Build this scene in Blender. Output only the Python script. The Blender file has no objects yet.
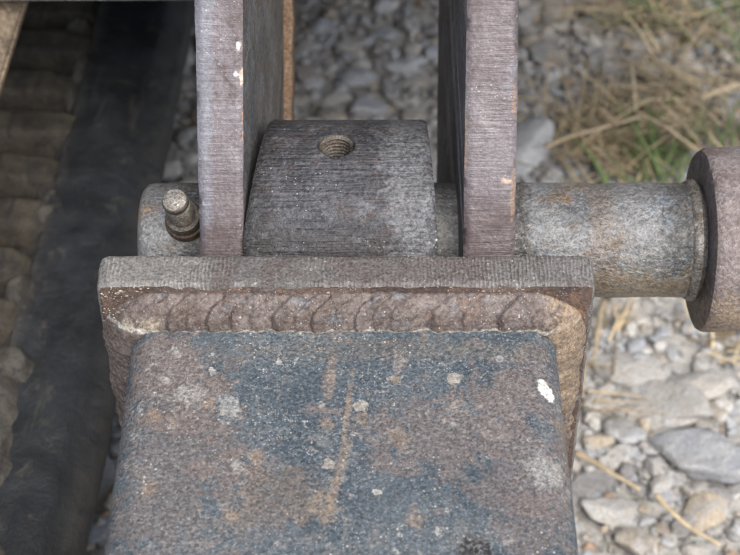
import bpy, bmesh, math, random
import numpy as np
from mathutils import Vector, Matrix, noise

random.seed(7); rng = np.random.default_rng(11)
scene = bpy.context.scene
COL = scene.collection
R = math.radians

# ------------------------------------------------------------------ camera, sky, sun, exposure
H = 0.952; PITCH = R(46.0); FPX = 1600.0            # camera height, pitch below the horizon, focal length in px of a 740 px frame
CAM = Vector((0, 0, H))
D_ = Vector((0, math.cos(PITCH), -math.sin(PITCH)))
U_ = Vector((0, math.sin(PITCH), math.cos(PITCH)))
cd = bpy.data.cameras.new('camera'); cam = bpy.data.objects.new('camera', cd); COL.objects.link(cam)
cam.location = CAM; cam.rotation_euler = (math.pi/2 - PITCH, 0, 0)
cd.sensor_width = 36.0; cd.lens = 36.0*FPX/740.0
cd.clip_start = 0.01; cd.clip_end = 500
cd.dof.use_dof = True; cd.dof.focus_distance = 0.765; cd.dof.aperture_fstop = 12.5
scene.camera = cam

SUN_EL, SUN_AZ = R(56), R(155)                      # azimuth clockwise from +Y
w = bpy.data.worlds.new('World'); scene.world = w; w.use_nodes = True
nt = w.node_tree; sky = nt.nodes.new('ShaderNodeTexSky'); sky.sky_type = 'NISHITA'; sky.sun_disc = False
sky.sun_elevation = SUN_EL; sky.sun_rotation = SUN_AZ; sky.air_density = 1.0; sky.dust_density = 4.0
nt.links.new(sky.outputs[0], nt.nodes['Background'].inputs[0]); nt.nodes['Background'].inputs[1].default_value = 0.10
sl = bpy.data.lights.new('sun', 'SUN'); sl.energy = 2.3; sl.angle = R(50); sl.color = (1, .97, .93)
sun = bpy.data.objects.new('sun', sl); COL.objects.link(sun); sun.location = (1, -1, 4)
sd = Vector((math.sin(SUN_AZ)*math.cos(SUN_EL), math.cos(SUN_AZ)*math.cos(SUN_EL), math.sin(SUN_EL)))
sun.rotation_euler = (-sd).to_track_quat('-Z', 'Y').to_euler()
vs = scene.view_settings; vs.view_transform = 'Standard'; vs.look = 'None'; vs.gamma = 1.0; vs.use_curve_mapping = False
vs.exposure = 0.86
scene.cycles.max_bounces = 5; scene.cycles.diffuse_bounces = 3; scene.cycles.glossy_bounces = 2; scene.cycles.transmission_bounces = 1

# ------------------------------------------------------------------ helpers
def P(x, y, Z):
    return CAM + Z*(Vector((1, 0, 0))*((x-370)/FPX) + U_*((277.5-y)/FPX) + D_)
def G(x, y, z):
    d = Vector((1, 0, 0))*((x-370)/FPX) + U_*((277.5-y)/FPX) + D_
    return CAM + d*((z-H)/d.z)
def fbm(p, s, o=4):
    return noise.fractal(Vector(p)*s, 1.0, 2.0, o)

def tag(o, label=None, cat=None, group=None, kind=None):
    if label: o['label'] = label
    if cat: o['category'] = cat
    if group: o['group'] = group
    if kind: o['kind'] = kind
    return o
def empty(name, loc, label, cat, group=None):
    o = bpy.data.objects.new(name, None); COL.objects.link(o); o.location = loc; o.empty_display_size = .02
    return tag(o, label, cat, group)
def wloc(o):
    v = Vector(o.location)
    return v if o.parent is None else v + wloc(o.parent)
def build(name, verts, faces, mats, parent=None, loc=None, fm=None, smooth=True, sharp=None):
    """verts in world space; the object sits at parent's origin (or at loc)"""
    base = wloc(parent) if parent else Vector((0, 0, 0))
    off = Vector(loc) if loc is not None else base
    me = bpy.data.meshes.new(name)
    me.from_pydata([tuple(Vector(v)-off) for v in verts], [], faces)
    if not isinstance(mats, (list, tuple)): mats = [mats]
    for m in mats: me.materials.append(m)
    if fm is not None: me.polygons.foreach_set('material_index', fm)
    bm = bmesh.new(); bm.from_mesh(me); bmesh.ops.recalc_face_normals(bm, faces=bm.faces)
    bm.to_mesh(me); bm.free()
    if smooth:
        me.polygons.foreach_set('use_smooth', [True]*len(me.polygons))
        if sharp: me.set_sharp_from_angle(angle=R(sharp))
    me.update()
    o = bpy.data.objects.new(name, me); COL.objects.link(o)
    if parent: o.parent = parent
    o.location = off-base
    return o

# ------------------------------------------------------------------ node materials
class NB:
    def __init__(s, name):
        s.m = bpy.data.materials.new(name); s.m.use_nodes = True
        s.t = s.m.node_tree; s.b = s.t.nodes['Principled BSDF']
        s.co = s.t.nodes.new('ShaderNodeTexCoord').outputs['Object']
    def n(s, t, **k):
        x = s.t.nodes.new(t)
        for a, v in k.items(): setattr(x, a, v)
        return x
    def put(s, node, key, val):
        if hasattr(val, 'links') or isinstance(val, bpy.types.NodeSocket): s.t.links.new(val, node.inputs[key])
        elif isinstance(val, (tuple, list)) and len(val) == 3 and node.inputs[key].type == 'RGBA': node.inputs[key].default_value = (*val, 1)
        else: node.inputs[key].default_value = val
    def noise(s, scale, detail=5, rough=.6, dist=0, vec=None):
        x = s.n('ShaderNodeTexNoise'); s.put(x, 'Vector', vec if vec is not None else s.co)
        s.put(x, 'Scale', scale); s.put(x, 'Detail', detail); s.put(x, 'Roughness', rough); s.put(x, 'Distortion', dist)
        return x.outputs['Fac']
    def voro(s, scale, feature='F1', vec=None, out='Distance'):
        x = s.n('ShaderNodeTexVoronoi', feature=feature); s.put(x, 'Vector', vec if vec is not None else s.co); s.put(x, 'Scale', scale)
        return x.outputs[out]
    def math(s, op, a, b=0., c=0.):
        x = s.n('ShaderNodeMath', operation=op); s.put(x, 0, a); s.put(x, 1, b)
        if op in ('MULTIPLY_ADD', 'SMOOTH_MIN', 'COMPARE'): s.put(x, 2, c)
        return x.outputs[0]
    def step(s, v, lo, hi, a=0., b=1.):
        x = s.n('ShaderNodeMapRange', interpolation_type='SMOOTHSTEP'); s.put(x, 'Value', v)
        for k, q in zip(('From Min', 'From Max', 'To Min', 'To Max'), (lo, hi, a, b)): s.put(x, k, q)
        return x.outputs[0]
    def mix(s, f, a, b, mode='MIX'):
        x = s.n('ShaderNodeMix', data_type='RGBA', blend_type=mode); s.put(x, 'Factor', f)
        s.put(x, 6, a); s.put(x, 7, b)
        return x.outputs[2]
    def scalevec(s, v):
        x = s.n('ShaderNodeMapping'); s.put(x, 'Vector', s.co); s.put(x, 'Scale', v)
        return x.outputs[0]
    def xyz(s):
        x = s.n('ShaderNodeSeparateXYZ'); s.put(x, 0, s.co); return x.outputs
    def grey(s, v):
        x = s.n('ShaderNodeCombineColor'); [s.put(x, i, v) for i in range(3)]; return x.outputs[0]
    def ramp(s, f, cols):
        x = s.n('ShaderNodeValToRGB'); s.put(x, 0, f); e = x.color_ramp.elements
        while len(e) < len(cols): e.new(.5)
        for i, (p, c) in enumerate(cols): e[i].position = p; e[i].color = (*c, 1)
        return x.outputs[0]
    def finish(s, col, rough, metal, heights, spec=.5):
        s.put(s.b, 'Base Color', col); s.put(s.b, 'Roughness', rough); s.put(s.b, 'Metallic', metal); s.put(s.b, 'Specular IOR Level', spec)
        nrm = None
        for h, dist, strength in heights:
            x = s.n('ShaderNodeBump'); s.put(x, 'Height', h); s.put(x, 'Distance', dist); s.put(x, 'Strength', strength)
            if nrm is not None: s.put(x, 'Normal', nrm)
            nrm = x.outputs[0]
        if nrm is not None: s.put(s.b, 'Normal', nrm)
        return s.m

def steel(name, c1, c2, c3, s1=30, s2=70, rust=(.16, .09, .05), rust_lo=.60, speck=(.5, .48, .44), speck_lo=.70, grain=700, grain_amt=.55,
          rough=.62, metal=.15, stria=None, spots=(), bump=.0005, patch=(.48, .62), rust_s=45, hue2=None, dust=None, dens=.86, wave=None, spk=.7):
    """weathered steel: two base tones, a patch tone, rust blotches, pale grit, grain; stria = (axis scale vector, amount) for torch-cut drag lines"""
    b = NB(name)
    n1 = b.noise(s1, 7, .65, .4); n2 = b.noise(s2, 8, .7, .6); n3 = b.noise(grain, 3, .7)
    col = b.mix(b.step(n1, .38, .62), c1, c2)
    col = b.mix(b.step(n2, *patch), col, c3)
    if hue2: col = b.mix(b.step(b.noise(s1*2.3, 5, .7), .55, .68, 0, .7), col, hue2)
    rn = b.noise(rust_s, 9, .72, .8)
    col = b.mix(b.step(rn, rust_lo, rust_lo+.09, 0, .85), col, rust)
    for sp in spots: col = sp(b, col)
    g = b.step(n3, .25, .75, 1-grain_amt, 1+grain_amt)
    col = b.mix(1., col, b.grey(g), 'MULTIPLY')
    h = [(n3, bump, .9), (n2, bump*3, .5)]
    if stria:
        sv, amt = stria
        sn = b.noise(1.0, 3, .6, .15, vec=b.scalevec(sv))
        if wave:
            wv = b.n('ShaderNodeTexWave', wave_type='BANDS', bands_direction='X'); b.put(wv, 'Vector', b.co); b.put(wv, 'Scale', wave/6.2832)
            b.put(wv, 'Distortion', 7.5); b.put(wv, 'Detail', 4.); b.put(wv, 'Detail Scale', .30); b.put(wv, 'Detail Roughness', .6)
            wm = b.step(b.noise(38, 4, .6), .40, .66, .04, .34)
            sn = b.math('ADD', b.math('MULTIPLY', sn, .62), b.math('MULTIPLY', b.math('SUBTRACT', b.math('MULTIPLY', wv.outputs['Fac'], 1.), .1), wm))
        col = b.mix(1., col, b.grey(b.step(sn, .3, .7, 1-amt, 1+amt)), 'MULTIPLY')
        h.append((sn, bump*2.2, .8))
    if dust:
        dm = b.math('MULTIPLY', b.step(b.noise(grain*.9, 4, .75), .52, .59), b.step(b.noise(s2*.7, 5, .7), .35, .62, .15, dust[1]))
        col = b.mix(dm, col, dust[0])
        sm = b.math('MULTIPLY', b.step(b.noise(150, 9, .72, .6), .60, .68, 0, dust[1]), b.step(b.noise(500, 4, .75), .38, .54, .3, 1))
        col = b.mix(sm, col, tuple(min(.6, c*1.35) for c in dust[0]))
        h.append((b.noise(150, 9, .72, .6), bump*1.5, .5))
    for vs_, rad, thr, am in ((430, .26, dens, .9), (900, .34, dens-.10, .65)):
        vn = b.n('ShaderNodeTexVoronoi'); b.put(vn, 'Vector', b.co); b.put(vn, 'Scale', vs_)
        sc_ = b.n('ShaderNodeSeparateColor'); b.put(sc_, 0, vn.outputs['Color'])
        rr_ = b.math('MULTIPLY', b.step(sc_.outputs[0], thr, 1., .35, 1.), rad)
        on = b.math('GREATER_THAN', sc_.outputs[0], thr)
        mk = b.math('MULTIPLY', b.math('MULTIPLY', b.math('LESS_THAN', vn.outputs['Distance'], rr_), on), b.step(b.noise(s2*.6, 4), .40, .62, .1, am))
        col = b.mix(b.math('MULTIPLY', mk, spk), col, speck)
    rg = b.step(n2, .3, .7, rough-.1, min(rough+.12, 1))
    return b.finish(col, rg, metal, h)

def blob(cx, cy, rx, ry, rot, col, amt=1., wob=.35, ns=120, axes=(0, 1), edge=.35, brk=.75):
    """irregular stain or painted-light mark of its own shape at a place on the object (object space metres)"""
    def f(b, c):
        q = b.xyz(); x = b.math('SUBTRACT', q[axes[0]], cx); y = b.math('SUBTRACT', q[axes[1]], cy)
        ca, sa = math.cos(rot), math.sin(rot)
        u = b.math('ADD', b.math('MULTIPLY', x, ca/rx), b.math('MULTIPLY', y, sa/rx))
        v = b.math('ADD', b.math('MULTIPLY', x, -sa/ry), b.math('MULTIPLY', y, ca/ry))
        d = b.math('SQRT', b.math('ADD', b.math('MULTIPLY', u, u), b.math('MULTIPLY', v, v)))
        d = b.math('ADD', d, b.math('MULTIPLY_ADD', b.noise(ns, 8, .75, .5), wob*6, -wob*3))
        k = b.step(d, 1-edge, 1+edge, amt, 0)
        if brk: k = b.math('MULTIPLY', k, b.step(b.noise(480, 4, .75), .36, .56, 1-brk, 1))
        return b.mix(k, c, col)
    return f

# ------------------------------------------------------------------ layout numbers (metres)
AX = P(370, 240, 0.842)                       # pivot axis: a line along X through here
RP, RB, RH = 0.0300, 0.0630, 0.0485           # pin, boss, pin head radii
PY0, PY1 = 0.5152, 0.5352                     # end plate front and back
PTOP = H - 0.5385                             # end plate top
TTOP = H - 0.5586                             # tube top
TX0, TX1 = -0.1130, 0.0885
EV = Vector((0, .573, .8195)); NV = Vector((0, -.8195, .573))     # clevis edge direction, and its outward normal

# ------------------------------------------------------------------ generic shapes
def torch_plate(name, outline, A, B, xin, xout, mats, parent, jag=.0004, nt_=10, rounded=.0012, seed=0, step_=.0022, org=None, lump=.0003):
    """plate with a torch-cut rim. outline: 2D points (closed), mapped org + a*A + b*B + X*t. xin/xout(a,b) give the two faces along X axis C."""
    pts = []
    n = len(outline)
    for i in range(n):
        p, q = Vector(outline[i]), Vector(outline[(i+1) % n]); L = (q-p).length
        k = max(1, int(L/step_))
        for j in range(k): pts.append(p.lerp(q, j/k))
    m = len(pts); nor = []
    for i in range(m):
        t = pts[(i+1) % m]-pts[i-1]; nn = Vector((t.y, -t.x)); nor.append(nn.normalized() if nn.length > 0 else Vector((0, 0)))
    area = sum(pts[i].x*pts[(i+1) % m].y-pts[(i+1) % m].x*pts[i].y for i in range(m))
    if area < 0: nor = [-x for x in nor]
    V = []; F = []; FM = []
    for i in range(m):
        for j in range(nt_+1):
            f = j/nt_; a, b = pts[i]
            c0, c1 = xin(a, b), xout(a, b); c = c0+(c1-c0)*f
            ed = min(f, 1-f)*abs(c1-c0)
            d = -rounded*max(0, 1-ed/(rounded*1.6))**2
            pp = Vector((a*1.0, b*1.0, c+seed))
            d += lump*fbm(pp, 60, 3) + lump*.5*fbm(pp, 250, 3)
            e = noise.noise(pp*300)*jag*.6 + noise.noise(pp*70)*jag
            chip = max(0, noise.noise(pp*95+Vector((7, 7, 7)))-.30)*.007 + max(0, noise.noise(pp*33)-.38)*.008
            if ed < rounded: d += min(0, e)*1.2-chip*(.35+jag*1500)
            cc = c + (e if (j == 0 or j == nt_) else 0)
            q = pts[i]+nor[i]*d
            V.append(org + A*q.x + B*q.y + Vector(C_AX)*cc)
    for i in range(m):
        i2 = (i+1) % m
        for j in range(nt_):
            F.append((i*(nt_+1)+j, i2*(nt_+1)+j, i2*(nt_+1)+j+1, i*(nt_+1)+j+1)); FM.append(1)
    F.append(tuple(i*(nt_+1) for i in range(m))); FM.append(0)
    F.append(tuple(i*(nt_+1)+nt_ for i in range(m))[::-1]); FM.append(0)
    return build(name, V, F, mats, parent, fm=FM, sharp=50)
C_AX = (1, 0, 0)

def revolve(name, prof, mats, parent, axis=AX, nphi=144, lump=.0003, ls=60, fine=.0001, step_=.0025, seed=0.):
    """profile [(x, r)] turned about the pivot axis (along X), surface slightly uneven"""
    pr = []
    for (x0, r0), (x1, r1) in zip(prof, prof[1:]):
        k = max(1, int(math.hypot(x1-x0, r1-r0)/step_))
        for j in range(k): pr.append((x0+(x1-x0)*j/k, r0+(r1-r0)*j/k))
    pr.append(prof[-1])
    V = []; F = []
    for x, r in pr:
        for k in range(nphi):
            a = 2*math.pi*k/nphi; p = Vector((x, r*math.cos(a), r*math.sin(a)))
            q = p+Vector((seed, seed, 0))
            rr = r + (lump*fbm(q, ls, 4) + fine*fbm(q, 400, 2) if r > .001 else 0)
            V.append((x, axis.y+rr*math.cos(a), axis.z+rr*math.sin(a)))
    for i in range(len(pr)-1):
        for k in range(nphi):
            k2 = (k+1) % nphi
            F.append((i*nphi+k, i*nphi+k2, (i+1)*nphi+k2, (i+1)*nphi+k))
    F.append(tuple(range(nphi))); F.append(tuple((len(pr)-1)*nphi+k for k in range(nphi))[::-1])
    return build(name, V, F, mats, parent, sharp=40)

def rod(name, p, q, prof, mats, parent=None, n=32, loc=None, sides=None):
    """turned shape along p->q; prof [(t metres, r)]"""
    d = (q-p).normalized(); a = d.orthogonal().normalized(); b = d.cross(a); V = []; F = []
    n = sides or n
    for t, r in prof:
        for k in range(n):
            an = 2*math.pi*k/n; V.append(p+d*t+(a*math.cos(an)+b*math.sin(an))*r)
    for i in range(len(prof)-1):
        for k in range(n):
            k2 = (k+1) % n; F.append((i*n+k, i*n+k2, (i+1)*n+k2, (i+1)*n+k))
    F.append(tuple(range(n))); F.append(tuple((len(prof)-1)*n+k for k in range(n))[::-1])
    return build(name, V, F, mats, parent, loc=loc, sharp=40)

def box(name, lo, hi, mats, parent=None, bev=.004, loc=None, rot=None, lump=0):
    bm = bmesh.new(); bmesh.ops.create_cube(bm, size=1)
    lo, hi = Vector(lo), Vector(hi); c = (lo+hi)/2; s = hi-lo
    for v in bm.verts: v.co = Vector((v.co.x*s.x, v.co.y*s.y, v.co.z*s.z))
    bmesh.ops.bevel(bm, geom=list(bm.edges), offset=bev, segments=3, affect='EDGES')
    V = [(rot @ v.co if rot else v.co)+c for v in bm.verts]; F = [[v.index for v in f.verts] for f in bm.faces]
    bm.verts.index_update()
    F = [[v.index for v in f.verts] for f in bm.faces]; bm.free()
    return build(name, V, F, mats, parent, loc=loc, sharp=35)

# ------------------------------------------------------------------ materials
ARM_O = Vector((0, PY0, TTOP-.12))
def tube_xy(x, y):
    g = G(x, y, TTOP); return g.x-ARM_O.x, g.y-ARM_O.y
TAN, WHT = (.245, .190, .142), (.62, .60, .54)
sp = []
def S(x, y, rx, ry, rot, col, **k):
    cx, cy = tube_xy(x, y); sp.append(blob(cx, cy, rx, ry, rot, col, **k))
MAU = (.150, .125, .117)
S(445, 430, .040, .024, .35, MAU, amt=.8, wob=1.0, ns=55, edge=.15, brk=.5)
S(525, 470, .020, .070, -.1, MAU, amt=.7, wob=1.0, ns=55, edge=.15, brk=.5)
S(170, 470, .026, .09, .1, (.145, .118, .106), amt=.65, wob=1.0, ns=55, edge=.15, brk=.5)
S(400, 350, .08, .006, .0, (.135, .12, .10), amt=.5, wob=.5, ns=90)
S(270, 500, .022, .014, .5, (.16, .125, .10), amt=.7, wob=.6, ns=70)
S(330, 378, .0026, .013, -.12, (.25, .19, .15), wob=.45, ns=220, amt=.8)
S(347, 415, .0014, .022, -.09, TAN, wob=.5, ns=240, amt=.9)
S(337, 480, .0022, .026, -.22, TAN, wob=.6, ns=240, amt=.75)
S(324, 505, .006, .008, .4, TAN, wob=.6, ns=200, amt=.8)
for x, y, r in ((327, 424, .004), (400, 437, .006), (258, 455, .005), (150, 490, .005), (152, 415, .004), (415, 518, .0055), (362, 420, .004), (210, 405, .004), (300, 520, .004), (232, 515, .004), (395, 380, .003), (560, 420, .004)):
    S(x, y, r*.7, r*.85, .3, (.245, .180, .125), wob=.9, ns=210, amt=.7)
S(546, 388, .0032, .0062, .35, (.72, .71, .66), wob=.32, ns=330, edge=.10, brk=0)
for x, y, r in ((176, 352, .0022), (237, 468, .0025), (452, 424, .0012), (545, 470, .007), (190, 395, .005), (230, 410, .005), (322, 405, .0014), (165, 380, .002), (500, 360, .0014)):
    S(x, y, r, r*1.25, .3, (.42, .42, .39), wob=.9, ns=200, amt=.6)
S(476, 552, .0065, .0085, 0, (.018, .016, .015), wob=.25, ns=140, edge=.3)
def scratches(b, c):
    for k, (sc, rot) in enumerate((((9, 26, 9), .5), ((30, 8, 9), -.4))):
        mp = b.n('ShaderNodeMapping'); b.put(mp, 'Vector', b.co); b.put(mp, 'Scale', sc); b.put(mp, 'Rotation', (0, 0, rot)); b.put(mp, 'Location', (k*3.3, 1.7, 0))
        nn = b.noise(1., 2, .4, .3, vec=mp.outputs[0]); ln = b.step(b.math('ABSOLUTE', b.math('SUBTRACT', nn, .5)), .001, .006, 1, 0)
        c = b.mix(b.math('MULTIPLY', ln, b.step(b.noise(45+k*9, 5, .7), .52, .62, 0, .5)), c, (.30, .28, .25))
    return c
def flakes(b, c):
    c = b.mix(b.step(b.noise(20, 12, .72, .5), .555, .585, 0, .8), c, (.150, .122, .112))           # bare, dusty brown where the paint is gone
    c = b.mix(b.step(b.noise(85, 10, .76, .4), .625, .65, 0, .7), c, (.25, .195, .145))             # tan flakes
    for sc_, thr, rad, cc in ((70, .80, .24, (.36, .33, .28)), (130, .80, .26, (.45, .43, .39)), (48, .86, .20, (.25, .185, .13))):
        dv = b.n('ShaderNodeVectorMath', operation='MULTIPLY_ADD'); nz_ = b.n('ShaderNodeTexNoise'); b.put(nz_, 'Vector', b.co); b.put(nz_, 'Scale', 260.); b.put(nz_, 'Detail', 5.)
        b.put(dv, 0, nz_.outputs['Color']); dv.inputs[1].default_value = (.008, .008, .008); b.put(dv, 2, b.co)
        vn = b.n('ShaderNodeTexVoronoi'); b.put(vn, 'Vector', dv.outputs[0]); b.put(vn, 'Scale', sc_)
        sp_ = b.n('ShaderNodeSeparateColor'); b.put(sp_, 0, vn.outputs['Color'])
        lim = b.math('MULTIPLY', b.step(sp_.outputs[0], thr, 1., 0, 1), rad)
        k = b.step(b.math('SUBTRACT', vn.outputs['Distance'], lim), -.04, .03, .8, 0)
        c = b.mix(b.math('MULTIPLY', k, b.math('GREATER_THAN', sp_.outputs[0], thr)), c, cc)
    return b.mix(b.step(b.noise(120, 8, .74, .2), .625, .655, 0, .7), c, (.40, .39, .365))            # pale crust
M_TUBE = steel('tube_steel_slate_paint', (.048, .068, .086), (.080, .101, .118), (.112, .122, .128), s1=26, s2=50, rust=(.22, .155, .11), rust_lo=.67,
               speck=(.52, .51, .48), grain=620, grain_amt=.52, rough=.58, metal=.08, spots=[flakes]+sp+[scratches], bump=.0010, patch=(.56, .62), dust=((.30, .295, .28), .55), dens=.80, spk=.9)
M_STRIP = steel('torch_cut_edge_grey', (.150, .143, .137), (.205, .198, .188), (.135, .115, .108), s1=22, s2=60, rust=(.20, .115, .075), rust_lo=.63,
                speck=(.6, .58, .52), speck_lo=.68, grain=600, grain_amt=.5, rough=.58, metal=.2, stria=((430, 90, 90), .24), bump=.0006, dust=((.30, .29, .27), .35), wave=1050,
                spots=[blob(-.115, .0, .035, .2, 0, (.27, .262, .245), amt=.7, wob=.4, ns=60, axes=(0, 1), brk=.4), blob(.02, .0, .04, .2, 0, (.125, .10, .095), amt=.6, wob=.5, ns=50, axes=(0, 1), brk=.4)])  # first mark: light falling on the left end, painted in as paler grey
M_PLATE = steel('end_plate_brown', (.090, .060, .048), (.130, .090, .074), (.070, .054, .050), s1=50, s2=90, rust=(.22, .12, .07), rust_lo=.6,
                speck=(.7, .66, .55), speck_lo=.64, grain=480, grain_amt=.45, rough=.7, metal=.05, bump=.0008, dens=.72)
WO = ARM_O
def wsp(x, y, rx, ry, col, amt=.8, wob=.6, ns=160):
    g = P(x, y, .755)-WO; return blob(g.x, g.z, rx, ry, 0, col, amt=amt, wob=wob, ns=ns, axes=(0, 2))
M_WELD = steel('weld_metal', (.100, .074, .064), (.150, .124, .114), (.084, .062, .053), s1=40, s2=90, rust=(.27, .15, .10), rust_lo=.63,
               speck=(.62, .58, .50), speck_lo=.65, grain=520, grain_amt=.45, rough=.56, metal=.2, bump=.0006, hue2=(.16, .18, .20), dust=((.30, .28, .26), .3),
               spots=[wsp(150, 312, .0045, .0035, (.44, .38, .28), amt=.7, ns=260), wsp(128, 318, .003, .004, (.38, .33, .25), amt=.6, ns=260), wsp(112, 330, .004, .012, (.10, .075, .06), amt=.6), wsp(470, 290, .006, .004, (.20, .125, .09), amt=.5), blob(0, .1202, .2, .0013, 0, (.52, .50, .45), amt=.8, wob=.5, ns=130, axes=(0, 2)),  # last mark: pale toe line paints a glint along the weld edge
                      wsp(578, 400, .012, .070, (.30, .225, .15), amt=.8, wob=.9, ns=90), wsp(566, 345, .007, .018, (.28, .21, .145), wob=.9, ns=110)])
M_CLEV_EDGE = steel('clevis_edge_mauve', (.118, .100, .106), (.165, .150, .160), (.098, .076, .076), s1=14, s2=40, rust=(.26, .15, .11), rust_lo=.66,
                    speck=(.62, .6, .58), speck_lo=.68, grain=560, grain_amt=.26, rough=.50, metal=.3, stria=((40, 420, 420), .03), bump=.00028, hue2=(.17, .178, .20), dens=.975,
                    spots=[blob(0, .035, .4, .032, 0, (.082, .060, .060), amt=.75, wob=.25, ns=45, axes=(0, 2), brk=.35), *[(lambda g: blob(g.x, g.z, rx_, rz_, 0, cc_, amt=.9, wob=.5, ns=300, axes=(0, 2), brk=.2))(P(px_, py_, .77)-Vector((0, .86, .35))) for px_, py_, rx_, rz_, cc_ in ((240, 34, .0012, .002, (.6, .58, .55)), (243, 70, .0014, .003, (.55, .45, .36)), (236, 66, .001, .0012, (.5, .5, .5)), (244, 118, .001, .004, (.36, .22, .15)), (244, 142, .001, .003, (.4, .25, .17)), (508, 192, .003, .0010, (.36, .27, .21)), (514, 100, .0008, .006, (.21, .14, .10)), (514, 210, .0010, .010, (.22, .15, .105)), (466, 150, .0008, .012, (.21, .155, .12)))],
                           blob(-.081, .15, .006, .09, 0, (.19, .205, .24), amt=.6, wob=.4, ns=90, axes=(0, 2), brk=.3)])
M_CLEV_SIDE = steel('clevis_side_dark', (.095, .100, .108), (.165, .168, .175), (.125, .105, .092), s1=30, s2=70, rust=(.13, .075, .045), rust_lo=.62,
                    speck=(.42, .36, .26), speck_lo=.69, grain=420, grain_amt=.5, rough=.6, metal=.2, bump=.0006)
M_BOSS = steel('boss_dark_steel', (.034, .035, .041), (.064, .066, .074), (.066, .054, .054), s1=34, s2=75, rust=(.19, .12, .08), rust_lo=.66,
               speck=(.62, .62, .62), speck_lo=.655, grain=520, grain_amt=.6, rough=.52, metal=.3, stria=((26, 420, 420), .10), bump=.0006, hue2=(.125, .135, .150), dust=((.16, .16, .165), .35), dens=.985,
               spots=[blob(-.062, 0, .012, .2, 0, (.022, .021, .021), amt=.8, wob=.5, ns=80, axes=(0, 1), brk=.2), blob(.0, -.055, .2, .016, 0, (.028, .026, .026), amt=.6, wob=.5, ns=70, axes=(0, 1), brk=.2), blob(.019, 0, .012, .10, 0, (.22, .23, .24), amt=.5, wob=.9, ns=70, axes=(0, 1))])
M_PIN = steel('pin_steel_grey', (.140, .148, .154), (.270, .272, .270), (.200, .160, .120), s1=24, s2=48, rust=(.30, .19, .10), rust_lo=.60,
              speck=(.75, .77, .8), speck_lo=.68, grain=430, grain_amt=.40, rough=.36, metal=.6, bump=.0016, dens=.985, hue2=(.25, .295, .335), dust=((.40, .41, .41), .45), patch=(.54, .66),
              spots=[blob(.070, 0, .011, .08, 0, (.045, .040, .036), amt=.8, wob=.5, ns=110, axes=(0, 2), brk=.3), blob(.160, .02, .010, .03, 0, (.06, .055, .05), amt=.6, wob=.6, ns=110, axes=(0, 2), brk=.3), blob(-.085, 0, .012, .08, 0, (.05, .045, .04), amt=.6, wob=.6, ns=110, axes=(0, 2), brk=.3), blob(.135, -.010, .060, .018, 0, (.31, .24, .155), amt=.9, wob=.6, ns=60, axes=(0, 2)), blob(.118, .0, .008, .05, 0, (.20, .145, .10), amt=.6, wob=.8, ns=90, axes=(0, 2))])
M_HEAD = steel('pin_head_brown', (.165, .135, .128), (.215, .185, .178), (.14, .11, .10), s1=24, s2=60, rust=(.33, .22, .11), rust_lo=.62,
               speck=(.6, .56, .52), speck_lo=.68, grain=480, grain_amt=.4, rough=.55, metal=.2, bump=.0009, dens=.95, hue2=(.19, .18, .195),
               spots=[blob(.19, -.024, .06, .026, 0, (.31, .235, .155), amt=.75, wob=.6, ns=60, axes=(0, 2))])
M_SPATTER = steel('spatter_grit', (.30, .27, .21), (.45, .41, .33), (.20, .16, .12), s1=200, s2=300, grain=900, rough=.7, metal=0)
M_DARK = steel('grimy_dark_steel', (.030, .030, .032), (.060, .058, .055), (.075, .062, .05), s1=40, s2=90, grain=420, rough=.55, metal=.2, speck_lo=.72)
M_BOLT = steel('bolt_zinc_grime', (.19, .178, .160), (.29, .28, .26), (.14, .115, .09), s1=90, s2=200, rust=(.30, .18, .09), rust_lo=.62, grain=900, rough=.45, metal=.5, speck_lo=.7, bump=.0004)
M_BOLT2 = steel('bolt_thread_grime', (.085, .078, .068), (.15, .14, .12), (.10, .072, .05), s1=90, s2=200, rust=(.20, .12, .065), rust_lo=.58, grain=900, rough=.5, metal=.4, bump=.0004, dens=.97)
M_RUST = steel('rust_brown', (.060, .040, .028), (.095, .062, .042), (.045, .034, .028), s1=60, s2=150, rust=(.14, .085, .05), grain=700, rough=.75, metal=0, speck_lo=.72)
M_TANLIP = steel('rust_tan_lip', (.15, .10, .066), (.20, .14, .092), (.17, .105, .065), s1=50, s2=120, rust=(.36, .22, .12), grain=500, rough=.75, metal=0, speck_lo=.73)
M_FRAME = steel('frame_grey_steel', (.20, .195, .185), (.27, .265, .255), (.19, .165, .145), s1=14, s2=40, grain=450, rough=.6, metal=.15, speck_lo=.70)
M_BRACE = steel('brace_tan_steel', (.125, .094, .062), (.175, .135, .09), (.09, .068, .046), s1=20, s2=60, grain=300, rough=.65, metal=0, speck_lo=.74)

# ------------------------------------------------------------------ ground
b = NB('ground_dust')
nz = b.noise(9, 8, .65); pv = b.voro(75, 'F1'); pc = b.voro(75, 'F1', out='Color')
base = b.mix(b.step(nz, .35, .65), (.33, .32, .30), (.42, .41, .385))
hs = b.n('ShaderNodeHueSaturation'); b.put(hs, 'Color', pc); b.put(hs, 'Saturation', .12); b.put(hs, 'Value', .5)
base = b.mix(b.step(pv, .25, .5, .6, 0), base, hs.outputs[0])
base = b.mix(1., base, b.grey(b.step(b.noise(400, 4, .7), .2, .8, .6, 1.4)), 'MULTIPLY')
M_GROUND = b.finish(base, .95, 0, [(b.step(pv, 0, .6, 1, 0), .006, .8), (b.noise(300, 5, .7), .002, .8)], spec=.2)
def ground_z(x, y): return .006*noise.noise(Vector((x*3, y*3, .3)))
xs = sorted(set([-60, -20, -6, -2, -1.2] + [round(-.9+i*.03, 3) for i in range(67)] + [1.6, 3, 8, 25, 60]))
ys = sorted(set([-60, -20, -6, -2, -.6] + [round(-.2+i*.03, 3) for i in range(74)] + [2.6, 4, 8, 25, 60]))
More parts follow.
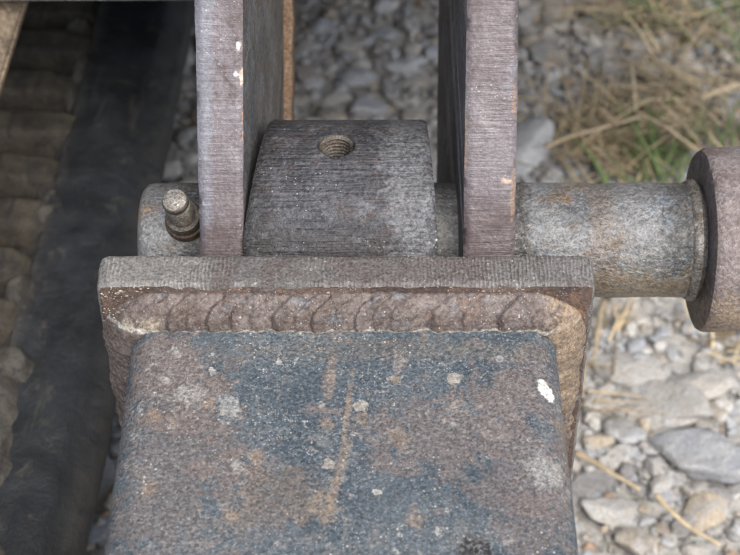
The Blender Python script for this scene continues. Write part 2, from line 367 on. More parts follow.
V = [(x, y, ground_z(x, y)) for y in ys for x in xs]; nx = len(xs)
F = [(j*nx+i, j*nx+i+1, (j+1)*nx+i+1, (j+1)*nx+i) for j in range(len(ys)-1) for i in range(nx-1)]
ground = build('ground', V, F, M_GROUND); tag(ground, 'dusty gravel ground under the machine', 'ground', kind='structure')

STONE_COLS = [(0, (.24, .235, .23)), (.14, (.40, .385, .36)), (.26, (.33, .345, .365)), (.38, (.45, .425, .385)), (.5, (.33, .295, .25)),
              (.62, (.42, .43, .44)), (.74, (.54, .525, .49)), (.84, (.27, .255, .235)), (.90, (.43, .37, .29)), (.97, (.38, .27, .19)), (1, (.5, .49, .46))]
def stone_mat(name, attr):
    b = NB(name)
    if attr:
        a = b.n('ShaderNodeAttribute', attribute_name='tint'); rnd = a.outputs['Fac']
    else:
        sc_ = b.n('ShaderNodeSeparateColor'); b.put(sc_, 0, b.n('ShaderNodeObjectInfo').outputs['Color']); rnd = sc_.outputs[0]
    x = b.n('ShaderNodeValToRGB'); b.put(x, 0, rnd); e = x.color_ramp; e.interpolation = 'CONSTANT'
    while len(e.elements) < len(STONE_COLS): e.elements.new(.5)
    for i, (p, c) in enumerate(STONE_COLS): e.elements[i].position = p; e.elements[i].color = (*c, 1)
    col = x.outputs[0]
    g = b.n('ShaderNodeNewGeometry').outputs['Position']
    n1 = b.noise(60, 6, .65, .5, vec=g); n2 = b.noise(420, 4, .7, vec=g); n3 = b.noise(22, 4, .6, vec=g)
    col = b.mix(b.step(n1, .46, .64, 0, .75), col, (.42, .422, .418))               # dust film
    col = b.mix(b.step(n3, .58, .70, 0, .20), col, (.33, .27, .20))
    col = b.mix(1., col, b.grey(b.step(n2, .2, .8, .68, 1.32)), 'MULTIPLY')
    return b.finish(col, .85, 0, [(n2, .0016, .8), (n1, .005, .8)], spec=.25)
M_STONE, M_GRAVEL = stone_mat('stone_mixed', False), stone_mat('gravel_mixed', True)

def stone_shape(sub, seed):
    r = random.Random(seed); bm = bmesh.new(); bmesh.ops.create_icosphere(bm, subdivisions=sub, radius=1)
    pl = [(Vector((r.gauss(0, 1), r.gauss(0, 1), r.gauss(0, 1))).normalized(), r.uniform(.46, .84)) for _ in range(r.randint(9, 16))]
    sc = Vector((r.uniform(.95, 1.25), r.uniform(.75, 1.0), r.uniform(.5, .78))); o = Vector((seed*3.1, seed*1.7, 0))
    for v in bm.verts:
        c = v.co.copy()
        for n_, d in pl:
            k = c.dot(n_)
            if k > d: c -= n_*(k-d)*.93
        c *= 1+.16*noise.noise(c*1.5+o)+.07*noise.noise(c*4.0+o)+.025*noise.noise(c*9+o)
        v.co = Vector((c.x*sc.x, c.y*sc.y, c.z*sc.z))
    bm.verts.index_update()
    Vv = np.array([v.co[:] for v in bm.verts]); Ff = np.array([[v.index for v in f.verts] for f in bm.faces]); bm.free()
    return Vv, Ff
protos = []
for k in range(18):
    v, f = stone_shape(4, k+1); me = bpy.data.meshes.new('stone'); me.from_pydata(v.tolist(), [], f.tolist()); me.materials.append(M_STONE)
    me.polygons.foreach_set('use_smooth', [True]*len(f)); protos.append(me)
placed = []
def put_stone(x, y, r, k=None, squash=1., rz=None, sink=.25, stretch=1., tint=None):
    o = bpy.data.objects.new('stone', protos[k if k is not None else random.randrange(len(protos))]); COL.objects.link(o); o.parent = ground
    o.location = (x, y, ground_z(x, y)+r*.62*squash*(1-sink)); o.scale = (r*stretch, r, r*squash); o.color = (tint if tint is not None else random.random(), 0, 0, 1)
    o.rotation_euler = (random.uniform(-.35, .35), random.uniform(-.35, .35), rz if rz is not None else random.uniform(0, 6.28))
    placed.append((x, y, r)); return o
def put_px(px, py, rpx, **k):
    g = G(px, py, .012); Z = (g-CAM).dot(D_); return put_stone(g.x, g.y, rpx*Z/FPX, **k)
GOOD = [0, 2, 3, 5, 6, 8, 9, 11, 12, 14, 15, 17]
TINT = {(522, 150): .64, (163, 160): .76, (702, 452): .30, (655, 398): .16, (640, 365): .16, (705, 378): .40, (632, 427): .66, (706, 505): .92, (620, 450): .76, (668, 488): .30, (612, 505): .16, (414, 92): .98, (100, 470): .66, (95, 520): .30, (405, 58): .64, (370, 100): .64, (355, 70): .3, (332, 92): .16}
# the stones that can be picked out in the photograph
for px, py, rr, st, rz in ((702, 452, 40, 1.5, -.5), (655, 398, 34, 1.5, -.6), (640, 365, 26, 1.5, -.2), (705, 378, 30, 1.5, .4), (632, 427, 14, 1.1, 0), (620, 450, 17, 1, 1), (668, 488, 18, 1.1, .3),
               (706, 505, 30, 1.0, 1.2), (612, 505, 30, 1.2, .2), (640, 535, 24, 1.2, .2), (590, 480, 20, 1.3, .3), (600, 395, 16, 1.1, 0), (726, 395, 16, 1, .4), (690, 400, 12, 1.2, 0),
               (522, 150, 36, 1.15, .9), (163, 160, 25, 1.1, 1.2), (355, 70, 19, 1.2, 0), (405, 58, 18, 1.2, .3), (370, 100, 20, 1.1, .5), (332, 92, 19, 1.2, .2), (310, 65, 15, 1.1, .2), (386, 25, 13, 1.5, .9),
               (430, 22, 14, 1.1, 1), (414, 92, 9, 1.0, .2), (547, 45, 17, 1.2, .5), (545, 88, 11, 1, .2), (600, 45, 13, 1, .3), (655, 70, 15, 1.2, .2), (690, 65, 13, 1.1, .3), (725, 105, 14, 1, 0), (100, 470, 22, 1.2, .8), (95, 520, 20, 1.2, .8), (108, 440, 14, 1, .2)):
    put_px(px, py, rr, stretch=st, rz=rz, squash=.62, sink=.35, k=GOOD[int(px*7+py) % len(GOOD)], tint=TINT.get((px, py)))
tries = 0
while len(placed) < 300 and tries < 40000:
    tries += 1
    px, py = random.uniform(-20, 760), random.uniform(-30, 580)
    if 200 < px < 560 and py > 150 and random.random() < .97: continue
    if px < 90 and random.random() < .9: continue
    g = G(px, py, .01); r = random.choice((.007, .009, .011, .013, .016))*random.uniform(.85, 1.2)
    if px > 560 and py > 300: r *= .72
    if any((g.x-a)**2+(g.y-c)**2 < (.80*(r+q))**2 for a, c, q in placed): continue
    put_stone(g.x, g.y, r, squash=random.uniform(.7, 1.05), sink=random.uniform(.1, .5))
# the rest of the gravel: one mass
tiny = [stone_shape(1, 300+k) for k in range(8)]; small = [stone_shape(2, 100+k) for k in range(8)]; mid = [stone_shape(3, 200+k) for k in range(8)]
VV, FF, TT = [], [], []; off = 0
for i in range(24000):
    if i < 13500: x, y = rng.uniform(-.55, .6), rng.uniform(.15, 1.6)
    else: x, y = rng.uniform(-1.4, 1.6), rng.uniform(-.5, 2.4)
    big = i % 4 == 0
    r = rng.uniform(.006, .0125) if big else rng.uniform(.003, .0075)
    if 13500 <= i < 15500: r *= 1.6
    if i >= 15500: x, y, r, big = rng.uniform(-.35, .50), rng.uniform(.45, 1.4), rng.uniform(.0012, .0032), None
    v, f = (tiny if big is None else mid if big else small)[rng.integers(8)]
    M = np.array(Matrix.Rotation(rng.uniform(0, 6.28), 3, 'Z') @ Matrix.Rotation(rng.normal()*.5, 3, 'X'))
    VV.append((v*r) @ M.T + np.array([x, y, ground_z(x, y)+r*.3+(.004*rng.random() if big is None else 0)])); FF.append(f+off); TT.append(np.full(len(v), rng.random(), dtype=np.float32)); off += len(v)
VV, FF, TT = np.concatenate(VV), np.concatenate(FF), np.concatenate(TT)
me = bpy.data.meshes.new('gravel'); me.from_pydata(VV.tolist(), [], FF.tolist()); me.materials.append(M_GRAVEL)
me.attributes.new('tint', 'FLOAT', 'POINT').data.foreach_set('value', TT); me.polygons.foreach_set('use_smooth', [True]*len(FF))
gv = bpy.data.objects.new('gravel', me); COL.objects.link(gv); gv.parent = ground; gv['kind'] = 'stuff'

# ------------------------------------------------------------------ machine frame: clevis plates, cross member, brace, and unseen shade blocks
frame = empty('machine_frame', (0, .86, 0.35), 'steel machine frame with two upright clevis plates and a cross member', 'machine frame')
def clevis(xi, xo, seed):
    arc = [(-.06*math.sin(a), -.06*math.cos(a)) for a in np.linspace(0, math.pi*.75, 14)]
    outl = [(.44, -.06)] + arc + [(.0, .14), (.44, .14)]
    return torch_plate('clevis_plate', outl, EV, -NV, xi, xo, [M_CLEV_SIDE, M_CLEV_EDGE], frame, jag=.00028, nt_=12, rounded=.0010, seed=seed, org=Vector((0, AX.y, AX.z)), lump=.00035)
li = lambda a, b: -.0620+.0112*(b+.06)/.2 + .012*max(0, a)
lo_ = lambda a, b: -.0833
cl = clevis(lo_, li, 0.3)
ri = lambda a, b: .0455-.0050*(b+.06)/.2 + .004*max(0, a)
ro = lambda a, b: .0708
cr = clevis(ri, ro, 5.7)
# rusty lip along the back of the left plate's inner face
Vl = []; n = 40
for i in range(n+1):
    s_ = .02+.40*i/n; x0 = li(s_, .13); wv = .0008*noise.noise(Vector((s_*60, 1, 2)))
    for (dx, dw) in ((-.001, .118), (.0045+wv, .121), (.0052+wv, .136), (.004, .141), (-.001, .141)):
        Vl.append(Vector((x0+dx, AX.y, AX.z))+EV*s_-NV*dw)
Fl = [(i*5+j, i*5+(j+1) % 5, (i+1)*5+(j+1) % 5, (i+1)*5+j) for i in range(n) for j in range(5)]
build('back_lip', Vl, Fl, M_TANLIP, frame, sharp=40)
g0, g1 = P(0, 4.6, 1.0), P(740, .6, 1.0)
ang = math.atan2(g1.z-g0.z, g1.x-g0.x); rotm = Matrix.Rotation(-ang, 3, 'Y')
mid_ = P(370, 2.6, 1.0)
box('cross_member', mid_+Vector((-.62, .0, 0)), mid_+Vector((.62, .07, .165)), M_FRAME, frame, bev=.003, rot=rotm)
box('chassis_shade_body', (-1.1, mid_.y+.03, mid_.z+.165), (.33, 2.6, 1.25), M_DARK, frame, bev=.02)  # unseen chassis mass, its extent set to shade the ground below
box('horizon_light_block', (-1.1, 1.55, .05), (.33, 2.2, mid_.z+.16), M_DARK, frame, bev=.02)  # unseen block added at the back to cut light from the horizon
A_, B_ = P(-31, 150, .985), P(16, -2, 1.02); d_ = (B_-A_); L_ = d_.length; d_.normalize()
sx = Vector((1, 0, 0)); up_ = d_.cross(sx).normalized(); sx = up_.cross(d_)
rm = Matrix((sx, d_, up_)).transposed(); c_ = (A_+B_)/2+d_*(.02-.07)-sx*.012
box('diagonal_brace', c_-Vector((.020, L_/2+.13, .004)), c_+Vector((.020, L_/2+.13, .004)), M_BRACE, frame, bev=.002, rot=rm)

# ------------------------------------------------------------------ rubber track on the left
def rubber_mat():
    b = NB('track_rubber')
    n1 = b.noise(14, 7, .65, .6); n2 = b.noise(60, 7, .7, .5); n3 = b.noise(500, 3, .7)
    str_ = b.noise(1, 5, .65, .3, vec=b.scalevec((70, 9, 40)))
    q = b.xyz()
    col = b.mix(b.step(n1, .4, .65), (.011, .0125, .015), (.022, .025, .029))
    # dried mud film thickens towards the lugs on the left and along the outer edge
    dl = b.math('ADD', b.step(q[0], -.055, -.085), b.step(q[0], -.016, -.004, 0, .22))
    dm = b.math('MULTIPLY', b.math('MINIMUM', dl, 1.), b.step(n2, .36, .58, .15, .95))
    dm = b.math('MAXIMUM', dm, b.step(str_, .56, .74, 0, .35))
    dm = b.math('MAXIMUM', dm, b.step(b.noise(34, 8, .72, 1.), .56, .68, 0, .38))
    col = b.mix(dm, col, (.125, .110, .086))
    col = b.mix(1., col, b.grey(b.step(n3, .2, .8, .75, 1.25)), 'MULTIPLY')
    return b.finish(col, b.step(n2, .3, .7, .50, .70), 0, [(n3, .0006, .6), (n2, .003, .7), (str_, .0025, .6)])
def mud_mat(name, a, c, k):
    b = NB(name); n1 = b.noise(30, 8, .68, .7); n2 = b.noise(120, 6, .7, .4); n3 = b.noise(500, 3, .7); cr_ = b.noise(1, 6, .7, .4, vec=b.scalevec((95, 11, 60)))
    col = b.mix(b.step(n1, .38, .62), a, c); col = b.mix(b.step(n2, .56, .7, 0, k), col, (.028, .028, .030))
    col = b.mix(b.step(cr_, .50, .62, 0, .75), col, (.035, .033, .032))
    col = b.mix(1., col, b.grey(b.step(n3, .2, .8, .75, 1.25)), 'MULTIPLY')
    return b.finish(col, .9, 0, [(n3, .001, .7), (n2, .003, .7)], spec=.2)
M_RUB = rubber_mat(); M_LUG = mud_mat('lug_muddy', (.050, .045, .037), (.082, .072, .056), .85); M_MUD = mud_mat('dried_mud', (.050, .047, .042), (.092, .086, .075), 1.)
TZ = .20
k0, k1 = G(184, 20, TZ), G(70, 555, TZ)
tang = math.atan2(k0.x-k1.x, k0.y-k1.y)
track = empty('rubber_track', (k1.x, k1.y, 0), 'dark muddy rubber crawler track with cross lugs on the left', 'rubber track')
track.rotation_euler = (0, 0, -tang)
def tlocal(px, py, z=TZ):
    g = G(px, py, z)-Vector((k1.x, k1.y, 0)); c, s = math.cos(tang), math.sin(tang)
    return Vector((g.x*c-g.y*s, g.x*s+g.y*c, g.z))
def tbuild(name, V, F, m, sharp=40):
    me = bpy.data.meshes.new(name); me.from_pydata([tuple(v) for v in V], [], F); me.materials.append(m)
    bm = bmesh.new(); bm.from_mesh(me); bmesh.ops.recalc_face_normals(bm, faces=bm.faces); bm.to_mesh(me); bm.free()
    me.polygons.foreach_set('use_smooth', [True]*len(me.polygons)); me.set_sharp_from_angle(angle=R(sharp))
    o = bpy.data.objects.new(name, me); COL.objects.link(o); o.parent = track; return o
# belt: cross-section in local X (0 = outer edge, negative to the left) swept along local Y
prof = [(-.34, TZ-.036), (-.10, TZ-.036), (-.082, TZ-.026), (-.066, TZ-.002), (-.05, TZ), (-.03, TZ+.001), (-.019, TZ), (-.015, TZ-.002), (-.010, TZ-.008), (-.002, TZ-.013), (.002, TZ-.020), (.001, TZ-.032), (-.008, TZ-.040), (-.05, TZ-.046), (-.07, TZ-.06), (-.07, -.02), (-.34, -.02)]
pp = []
for (a, z0), (c, z1) in zip(prof, prof[1:]):
    k = max(1, int(math.hypot(c-a, z1-z0)/.004))
    for j in range(k): pp.append((a+(c-a)*j/k, z0+(z1-z0)*j/k))
pp.append(prof[-1]); yy = [-.5, -.3, -.15] + [-.08+i*.006 for i in range(125)] + [.8, 1.2, 1.6]
V = []
for y in yy:
    for x, z in pp:
        q = Vector((x, y, z)); dx = .0022*noise.noise(q*28)+.0008*noise.noise(q*120) if x > -.08 else 0
        V.append((x+dx, y, z+(.0022*noise.noise(q*35+Vector((9, 0, 0)))+.0010*noise.noise(q*110))))
m_ = len(pp)
F = [(i*m_+j, i*m_+j+1, (i+1)*m_+j+1, (i+1)*m_+j) for i in range(len(yy)-1) for j in range(m_-1)]
F += [(i*m_+m_-1, i*m_, (i+1)*m_, (i+1)*m_+m_-1) for i in range(len(yy)-1)]
tbuild('track_belt', V, F, M_RUB)
def lug_mesh(y0, seed, xr):
    V = []; F = []; nx_, ny_ = 40, 16
    for i in range(nx_+1):
        for j in range(ny_+1):
            x = -.30+(xr+.30)*i/nx_; f = j/ny_*2-1
            t = max(0, (x-(xr-.045))/.045)
            hw = .0165*(1-.25*t**2)
            zz = (1-abs(f)**14)*.033*(1-.35*t**4)
            q = Vector((x, y0+f*hw, seed))
            wob = .0012*noise.noise(q*30)+.0012*noise.noise(q*95)+.0006*noise.noise(q*260)
            V.append((x+.005*noise.noise(q*40+Vector((3, 3, 3)))*t, y0+f*hw+wob*.8, TZ-.037+max(0, zz+.004+wob*min(1, zz*70))))
    for i in range(nx_):
        for j in range(ny_): F.append((i*(ny_+1)+j, (i+1)*(ny_+1)+j, (i+1)*(ny_+1)+j+1, i*(ny_+1)+j+1))
    return V, F
for k in range(18):
    V, F = lug_mesh(-.10+k*.047, k*2.3, -.056+random.uniform(-.014, .006))
    tbuild('lug', V, F, M_LUG, 60)
# dried mud packed over the near lugs and smeared as a ragged rim along the lug ends, with a gouge through it
ga, gb = tlocal(-8, 508), tlocal(52, 470)
V = []; n1_, n2_ = 90, 330
for i in range(n2_+1):
    y = -.12+.74*i/n2_
    for j in range(n1_+1):
        x = -.20+(.20-.004)*j/n1_
        q = Vector((x, y, 4.2)); h = .006*noise.noise(q*22)+.0035*noise.noise(q*60)+.0014*noise.noise(q*190)+.0007*noise.noise(q*420)
        h += .0025*(noise.noise(Vector((x*120, y*14, 1))))
        near = min(1, max(0, (.17-y+.03*noise.noise(Vector((x*30, y*9, 0))))/.06))
        bx = -.024-.024*min(1, max(0, y/.20))-.016*min(1, max(0, (y-.2)/.4)) + .016*noise.noise(Vector((y*18, 0, 7)))+.005*noise.noise(Vector((y*75, x*30, 7)))
        right = min(1, max(0, (bx-x)/.030)); left = min(1, max(0, (x-(bx-.026-.022*noise.noise(Vector((y*32, 5, 1)))))/.012))
        k = right*max(near, left*min(1, max(0, .62+1.5*noise.noise(Vector((x*26, y*26, 11))))))
        ab = Vector((gb.x-ga.x, gb.y-ga.y)); ap = Vector((x-ga.x, y-ga.y)); t = max(-.5, min(1, ap.dot(ab)/ab.length_squared)); dd = (ap-ab*t).length
        g_ = max(0, 1-dd/(.0105*(1-.5*max(0, t))))
        V.append((x, y, TZ-.046+(h*.6+.0505)*min(1, k*1.5)**.30+.003*k-.020*g_))
F = [(i*(n1_+1)+j, i*(n1_+1)+j+1, (i+1)*(n1_+1)+j+1, (i+1)*(n1_+1)+j) for i in range(n2_) for j in range(n1_)]
tbuild('dried_mud', V, F, M_MUD, 70)

# ------------------------------------------------------------------ blade arm: tube, end plate, weld, boss
arm = empty('blade_arm', ARM_O, 'slate blue steel box tube arm with welded end plate and pivot boss', 'blade arm')
TH, TR = .13, .0145
def rr_path(x0, x1, z1, h, r, seg=.0022):
    """rounded-rectangle outline from lower left, over the top, to lower right (open); (x, z, nx, nz)"""
    o = []; k = int((h-r)/seg)
    for i in range(k): o.append((x0, z1-h+(h-r)*i/k, -1, 0))
    k = 16
    for i in range(k):
        a = math.pi-math.pi/2*i/k; o.append((x0+r+r*math.cos(a), z1-r+r*math.sin(a), math.cos(a), math.sin(a)))
    k = int((x1-x0-2*r)/seg)
    for i in range(k): o.append((x0+r+(x1-x0-2*r)*i/k, z1, 0, 1))
    k = 16
    for i in range(k):
        a = math.pi/2-math.pi/2*i/k; o.append((x1-r+r*math.cos(a), z1-r+r*math.sin(a), math.cos(a), math.sin(a)))
    k = int((h-r)/seg)
    for i in range(k+1): o.append((x1, z1-r-(h-r)*i/k, 1, 0))
    return o
path = rr_path(TX0, TX1, TTOP, TH, TR)
yy = [PY0-.0003-i*.0022 for i in range(78)]+[.30, .2, 0, -.25]
V = []
for y in yy:
    for x, z, nx_, nz_ in path:
        q = Vector((x, y, z)); d = .0006*noise.noise(q*22)+.00018*fbm(q, 150, 3)
        V.append((x+nx_*d, y, z+nz_*d))
m_ = len(path)
F = [(i*m_+j, i*m_+j+1, (i+1)*m_+j+1, (i+1)*m_+j) for i in range(len(yy)-1) for j in range(m_-1)]
F += [(i*m_+m_-1, i*m_, (i+1)*m_, (i+1)*m_+m_-1) for i in range(len(yy)-1)] + [tuple(range(m_)), tuple((len(yy)-1)*m_+j for j in range(m_))]
build('box_tube', V, F, M_TUBE, arm, sharp=50)
# end plate: outline in X-Z, thickness along Y, sides splayed a touch towards the back
C_AX = (0, 1, 0)
X0, X1, ZB, rc = -.1283, .1055, PTOP-.22, .004
outl = [(X0, ZB), (X0, PTOP-rc), (X0+rc*.3, PTOP-rc*.3), (X0+rc, PTOP), (X1-rc, PTOP), (X1-rc*.3, PTOP-rc*.3), (X1, PTOP-rc), (X1+.003, ZB)]
ep = torch_plate('end_plate', outl, Vector((1, 0, 0)), Vector((0, 0, 1)), lambda a, b: PY0, lambda a, b: PY1, [M_PLATE, M_STRIP], arm, jag=.0005, nt_=12, rounded=.0012, seed=2.2, org=Vector((0, 0, 0)), lump=.0005, step_=.0018)
C_AX = (1, 0, 0)
# weld bead: fillet round the tube with overlapping crescent ripples
wp = rr_path(TX0, TX1, TTOP, TH, TR, seg=.0009); s_ = 0; V = []; NW = 26
edges_ = [0.]; rr = random.Random(3)
while edges_[-1] < 1.0: edges_.append(edges_[-1]+rr.uniform(.0075, .0115) if edges_[-1] < .24 else edges_[-1]+rr.uniform(.010, .020))
def ripple(s, t):
    best = 0.; u = s-.026*(t-.28)**2-.0010*noise.noise(Vector((s*110, t*4, 0)))
    for k, e in enumerate(edges_[:-1]):
        if e > u+.002: break
        p = edges_[k+1]-e; f = (u-e)/(p*1.2)
        if f < 0 or f > 1: continue
        amp = .0030*(.85+.4*noise.noise(Vector((k*3.7, .5, 0))))
        hgt = amp*min(1, f/.12)**.7*(1-f)**.8
        hgt += .00028*math.sin(f*6.28*4.0+k)*(1-f)
        best = max(best, hgt)
    return best
for i, (x, z, nx_, nz_) in enumerate(wp):
    if i: s_ += math.hypot(x-wp[i-1][0], z-wp[i-1][1])
    leg = .0146*(1+.10*noise.noise(Vector((s_*55, 0, 5)))+.06*noise.noise(Vector((s_*190, 0, 5))))+.5*ripple(s_, .85); legy = .0112*(1+.12*noise.noise(Vector((s_*60, 9, 5)))+.06*noise.noise(Vector((s_*200, 9, 5))))+.5*ripple(s_, .12)
    sd_ = 1. if z > TTOP-.003 else .45
    for j in range(NW+1):
        t = j/NW                                     # 0 = toe on the tube, 1 = toe on the plate
        o = leg*t; y = legy*(1-t)
        bul = .0016*math.sin(math.pi*t)+sd_*ripple(s_, t)*math.sin(math.pi*min(1, max(0, t*.94+.03)))**.6
        q = Vector((s_, t*.012, 1)); bul += .0006*fbm(q, 130, 4)+.0003*noise.noise(q*600)
        if j in (0, NW): bul = -.0008
        o += bul*.72; y += bul*.70
        V.append((x+nx_*o, PY0-y, z+nz_*o))
m_ = NW+1
F = [(i*m_+j, i*m_+j+1, (i+1)*m_+j+1, (i+1)*m_+j) for i in range(len(wp)-1) for j in range(NW)]
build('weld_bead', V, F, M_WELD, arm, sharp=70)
# spatter beads stuck to the plate beside the weld
sv, sf = stone_shape(2, 77); V = []; F = []
for k in range(190):
    if k < 150: x, z = random.gauss(TX0-.008, .007), PTOP-abs(random.gauss(.012, .018))
    else: x, z = random.uniform(X0+.002, X1-.002), PTOP-random.uniform(.001, .006)
    if not (X0+.001 < x < X1-.001) or z > PTOP-.001: continue
    r = abs(random.gauss(.0002, .00045))+.00012; y = PY0-.0001
    if abs(x) < .1 and z < PTOP-.008: continue
    if x > TX0-.010 and z < PTOP-.010: y = PY0-.0045
    o_ = len(V); V += [(x+v_[0]*r, y+v_[1]*r, z+v_[2]*r) for v_ in sv]; F += [tuple(int(i)+o_ for i in f_) for f_ in sf]
spt = build('weld_spatter', V, F, M_SPATTER, arm); spt['kind'] = 'stuff'
# boss: turned body with canted ends and a tapped hole in its top
V = []; F = []; nph, nxx = 200, 44
def boss_x(phi):                                      # phi: angle from the direction facing up and back to the viewer
    k = .5-.5*math.cos(min(math.pi, abs(phi))) if phi > 0 else 0
    k = math.sin(min(phi, math.pi/2))**1.1 if phi > 0 else 0
    return -.0618+.0098*k, .0330-.0040*k
phc = math.atan2(math.sin(PITCH), -math.cos(PITCH))    # towards the camera in the Y-Z plane
for k in range(nph):
    a = 2*math.pi*k/nph; phi = (phc-a+math.pi) % (2*math.pi)-math.pi
    xa, xb = boss_x(phi)
    for j in range(nxx+1):
        x = xa+(xb-xa)*j/nxx; e = min(j, nxx-j)
        q = Vector((x, math.cos(a)*RB, math.sin(a)*RB)); r = RB+.0003*fbm(q, 50, 3)+.00012*noise.noise(Vector((x*30, a*RB*400, 0)))
        if e == 0: r -= .0011+.0006*noise.noise(q*200)
        V.append((x, AX.y+r*math.cos(a), AX.z+r*math.sin(a)))
for k in range(nph):
    k2 = (k+1) % nph
    for j in range(nxx): F.append((k*(nxx+1)+j, k2*(nxx+1)+j, k2*(nxx+1)+j+1, k*(nxx+1)+j+1))
F.append(tuple(k*(nxx+1) for k in range(nph))); F.append(tuple(k*(nxx+1)+nxx for k in range(nph))[::-1])
boss = build('pivot_boss', V, F, [M_BOSS, M_DARK], arm, loc=(0, AX.y, AX.z), sharp=45)
# tapped hole: bore cut out, then a thread ridge inside it
sn = (240-151)/120.; hp = phc-math.asin(sn); hd = Vector((0, math.cos(hp), math.sin(hp)))
HX, HR = (337-370)*.815/FPX, .0083
hc = Vector((HX, AX.y, AX.z))+hd*RB
cut = rod('cut', hc-hd*.028, hc+hd*.01, [(0, HR), (.0262, HR), (.0282, HR+.0016), (.038, HR+.008)], M_DARK, n=48)
md = boss.modifiers.new('b', 'BOOLEAN'); md.object = cut; md.operation = 'DIFFERENCE'; md.solver = 'EXACT'
dg = bpy.context.evaluated_depsgraph_get(); nm = bpy.data.meshes.new_from_object(boss.evaluated_get(dg)); boss.modifiers.clear()
boss.data = nm; bpy.data.objects.remove(cut)
a_ = Vector((1, 0, 0)); b_ = hd.cross(a_); V = []; F = []; nt2 = 48; turns = 9
for i in range(nt2*turns+1):
    an = 2*math.pi*i/nt2; dep = -.0015-.0021*i/nt2
    for (dr, dz) in ((.0002, -.0010), (-.0013, 0), (.0002, .0010)):
        V.append(hc+hd*(dep+dz)+(a_*math.cos(an)+b_*math.sin(an))*(HR+dr))
F = [(i*3+j, i*3+j+1, (i+1)*3+j+1, (i+1)*3+j) for i in range(nt2*turns) for j in range(2)]
th = build('thread', V, F, M_BOLT2, boss, smooth=False)

# ------------------------------------------------------------------ pivot pin and its retaining bolt
pin = empty('pivot_pin', AX, 'thick worn steel pivot pin with a flanged head on the right', 'pin')
revolve('pin_shaft', [(-.1190, .001), (-.1190, RP-.006), (-.1180, RP-.003), (-.1155, RP-.0008), (-.112, RP), (.1668, RP), (.1690, RP-.002), (.1760, RP-.003)], M_PIN, pin, lump=.0007, ls=45, fine=.00022)
revolve('collar_ring', [(.1640, RP-.001), (.1648, RP+.0008), (.1668, RP+.0019), (.1690, RP+.0022), (.1703, RP+.0012), (.1706, RP-.004)], M_BOLT, pin, lump=.0005, ls=60, fine=.0002, step_=.001)
revolve('pin_head', [(.1722, .012), (.1722, RH-.0035), (.1727, RH-.0015), (.1745, RH-.0003), (.178, RH), (.203, RH), (.2085, RH-.001), (.2115, RH-.004), (.2125, RH-.008), (.2125, .002)], [M_HEAD], pin, lump=.0008, ls=40, fine=.0002, seed=3)
ph2 = phc-R(17); bd = (Vector((0, math.cos(ph2), math.sin(ph2)))+Vector((-.06, 0, 0))).normalized()
bb = Vector((P(186, 224, .815).x, AX.y, AX.z))+Vector((0, math.cos(ph2), math.sin(ph2)))*RP
bolt = empty('retaining_bolt', bb, 'short threaded bolt with nut standing up from the left pin end', 'bolt')
pr = [(-.012, .0062)]
for i in range(13):
    t = -.002+i*.0022; pr += [(t, .0053), (t+.0009, .0067), (t+.0012, .0067), (t+.0021, .0053)]
pr += [(.0290, .0066), (.0308, .0065), (.0318, .0060), (.0320, .0056), (.0321, .0004)]
rod('shank', bb, bb+bd*.03, pr, M_BOLT2, bolt, n=36)
rod('tip_face', bb, bb+bd*.03, [(.0318, .0052), (.0324, .0058), (.0327, .0054), (.0327, .0003)], M_BOLT, bolt, n=36)
rod('nut', bb, bb+bd*.01, [(-.004, .0090), (.0045, .0090), (.0075, .0092), (.0092, .0087), (.0096, .0066)], M_BOLT2, bolt, n=30)
rod('rusty_washer', bb-bd*.001, bb+bd*.01, [(-.008, .0104), (.0010, .0106), (.0040, .0101), (.0046, .006)], M_RUST, bolt, n=30)

# ------------------------------------------------------------------ grass and straw
def leaf_mat(name, a, c):
    b = NB(name); t = b.n('ShaderNodeAttribute', attribute_name='tint').outputs['Fac']
    col = b.mix(t, a, c); col = b.mix(1., col, b.grey(b.step(b.noise(200, 4), .3, .7, .75, 1.2)), 'MULTIPLY')
    return b.finish(col, .7, 0, [], spec=.3)
M_DRY = leaf_mat('dry_grass', (.15, .115, .065), (.56, .46, .30)); M_GREEN = leaf_mat('green_grass', (.07, .105, .035), (.16, .21, .085))
M_STRAW = leaf_mat('straw', (.27, .215, .14), (.50, .41, .275))
def blade(p, d, L, wd, lift, droop, n=7):
    side = d.cross(Vector((0, 0, 1))).normalized(); V = []
    for i in range(n+1):
        t = i/n; c = p+d*(L*t)+Vector((0, 0, 1))*(L*(lift*t-droop*t*t)); ww = wd*(1-t**2*.9)*.5
        V += [c-side*ww, c+Vector((0, 0, -ww*.5)), c+side*ww]
    F = []
    for i in range(n):
        for j in range(2): F.append((i*3+j, i*3+j+1, (i+1)*3+j+1, (i+1)*3+j))
    return V, F
def grass(name, specs, m, label):
    V, F, T = [], [], []
    for s in specs:
        v, f = blade(*s); o = len(V); V += v; F += [tuple(i+o for i in q) for q in f]; T += [random.random()]*len(v)
    o = build(name, V, F, m, smooth=True); o.data.attributes.new('tint', 'FLOAT', 'POINT').data.foreach_set('value', T)
    return tag(o, label, 'grass', kind='stuff')
def spread(centres, n, spreadpx, L, wd, lift):
    out = []
    for _ in range(n):
        cx, cy, bias = random.choice(centres); g = G(cx+random.gauss(0, spreadpx), cy+random.gauss(0, spreadpx*.6), .012)
        a = random.gauss(bias, .75); l = random.uniform(*L); up = random.uniform(*lift)
        out.append((g, Vector((math.cos(a), math.sin(a), 0)), l, random.uniform(*wd), up, up*random.uniform(.5, 1.1)))
    return out
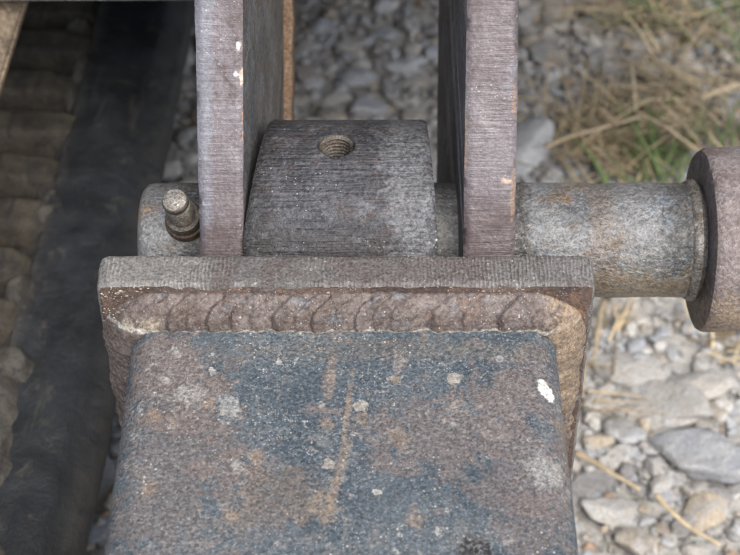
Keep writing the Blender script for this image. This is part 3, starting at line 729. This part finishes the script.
dry = spread([(620, 6, 2.9), (680, 10, 2.7), (575, 128, .4), (600, 140, .2), (650, 165, 2.4), (720, 40, 3.0), (720, 90, 3.1), (672, 45, 1.8), (620, 175, 2.0), (700, 120, 2.6), (740, 160, 2.2)], 330, 22, (.035, .13), (.0009, .0026), (.06, .55))
dry += spread([(600, 145, .3), (570, 150, .2), (690, 130, 2.5), (640, 160, 2.0), (700, 100, 2.8), (620, 120, 2.6)], 60, 16, (.05, .12), (.0014, .0030), (.3, .8))
dry += spread([(600, 290, 1.2), (605, 370, 2.6), (612, 330, 1.3), (590, 400, .3)], 26, 8, (.02, .06), (.001, .0025), (.05, .3))
dry += spread([(740, 330, .3), (780, 200, .3), (800, 60, 1.5), (760, -20, 2)], 160, 30, (.03, .10), (.0012, .003), (.05, .5))
grass('dry_grass', dry, M_DRY, 'flattened tan dry grass lying over the gravel behind the pin')
gr = spread([(650, 168, 1.6), (660, 176, 1.3), (640, 176, 1.9), (735, 148, 1.5), (655, 14, 2.9), (742, 50, 1.6), (735, 10, 2.2)], 95, 13, (.035, .09), (.0016, .0036), (.4, 1.2))
grass('green_grass', gr, M_GREEN, 'sparse green grass blades growing among the dry grass')
def straw(pts, r, label, name='straw'):
    V, F = [], []; n = 8; P3 = [G(x, y, z) for x, y, z in pts]; cv = []
    for i in range(len(P3)-1):
        for k in range(8): cv.append(P3[i].lerp(P3[i+1], k/8))
    cv.append(P3[-1])
    for i, c in enumerate(cv):
        d = (cv[min(i+1, len(cv)-1)]-cv[max(i-1, 0)]).normalized(); a = d.cross(Vector((0, 0, 1))).normalized(); b2 = d.cross(a)
        rr_ = r*(1-.45*i/len(cv))*(1+.25*noise.noise(c*120)); jit = Vector((noise.noise(c*60), noise.noise(c*60+Vector((5, 0, 0))), 0))*r*.8
        for k in range(n): an = 2*math.pi*k/n; V.append(c+jit+a*(rr_*1.3*math.cos(an))+b2*(rr_*.7*math.sin(an)))
    for i in range(len(cv)-1):
        for k in range(n): F.append((i*n+k, i*n+(k+1) % n, (i+1)*n+(k+1) % n, (i+1)*n+k))
    F += [tuple(range(n)), tuple((len(cv)-1)*n+k for k in range(n))]
    o = build(name, V, F, M_STRAW, loc=P3[0]); o.data.attributes.new('tint', 'FLOAT', 'POINT').data.foreach_set('value', [random.random()]*len(V))
    return tag(o, label, 'straw', 'loose straws on the gravel')
straw([(574, 452, .03), (605, 468, .034), (640, 490, .034)], .0021, 'brown straw lying on gravel just right of the box tube')
straw([(655, 494, .026), (672, 512, .028), (690, 528, .024), (722, 546, .024)], .0018, 'bent straw on pale gravel at the bottom right corner')
straw([(702, 146, .03), (680, 120, .06), (656, 98, .085)], .0026, 'thick pale straw leaning up beside the pin head', 'dry_stalk')
straw([(698, 150, .03), (668, 128, .05), (636, 111, .05)], .0018, 'thin pale straw stretching left from the pin head', 'dry_stalk')
straw([(618, 124, .05), (600, 108, .055), (582, 96, .05)], .0021, 'short tan straw crossing another behind the pin', 'dry_stalk')
straw([(545, 146, .035), (580, 133, .045), (640, 117, .05)], .0020, 'long tan straw lying above the middle of the pin', 'dry_stalk')
straw([(604, 300, .02), (598, 330, .03), (594, 360, .03)], .0020, 'upright pale straw beside the end plate corner')
straw([(740, 84, .04), (715, 92, .05), (700, 98, .05)], .0036, 'tan straw bundle at the right edge above the pin head', 'dry_stalk')
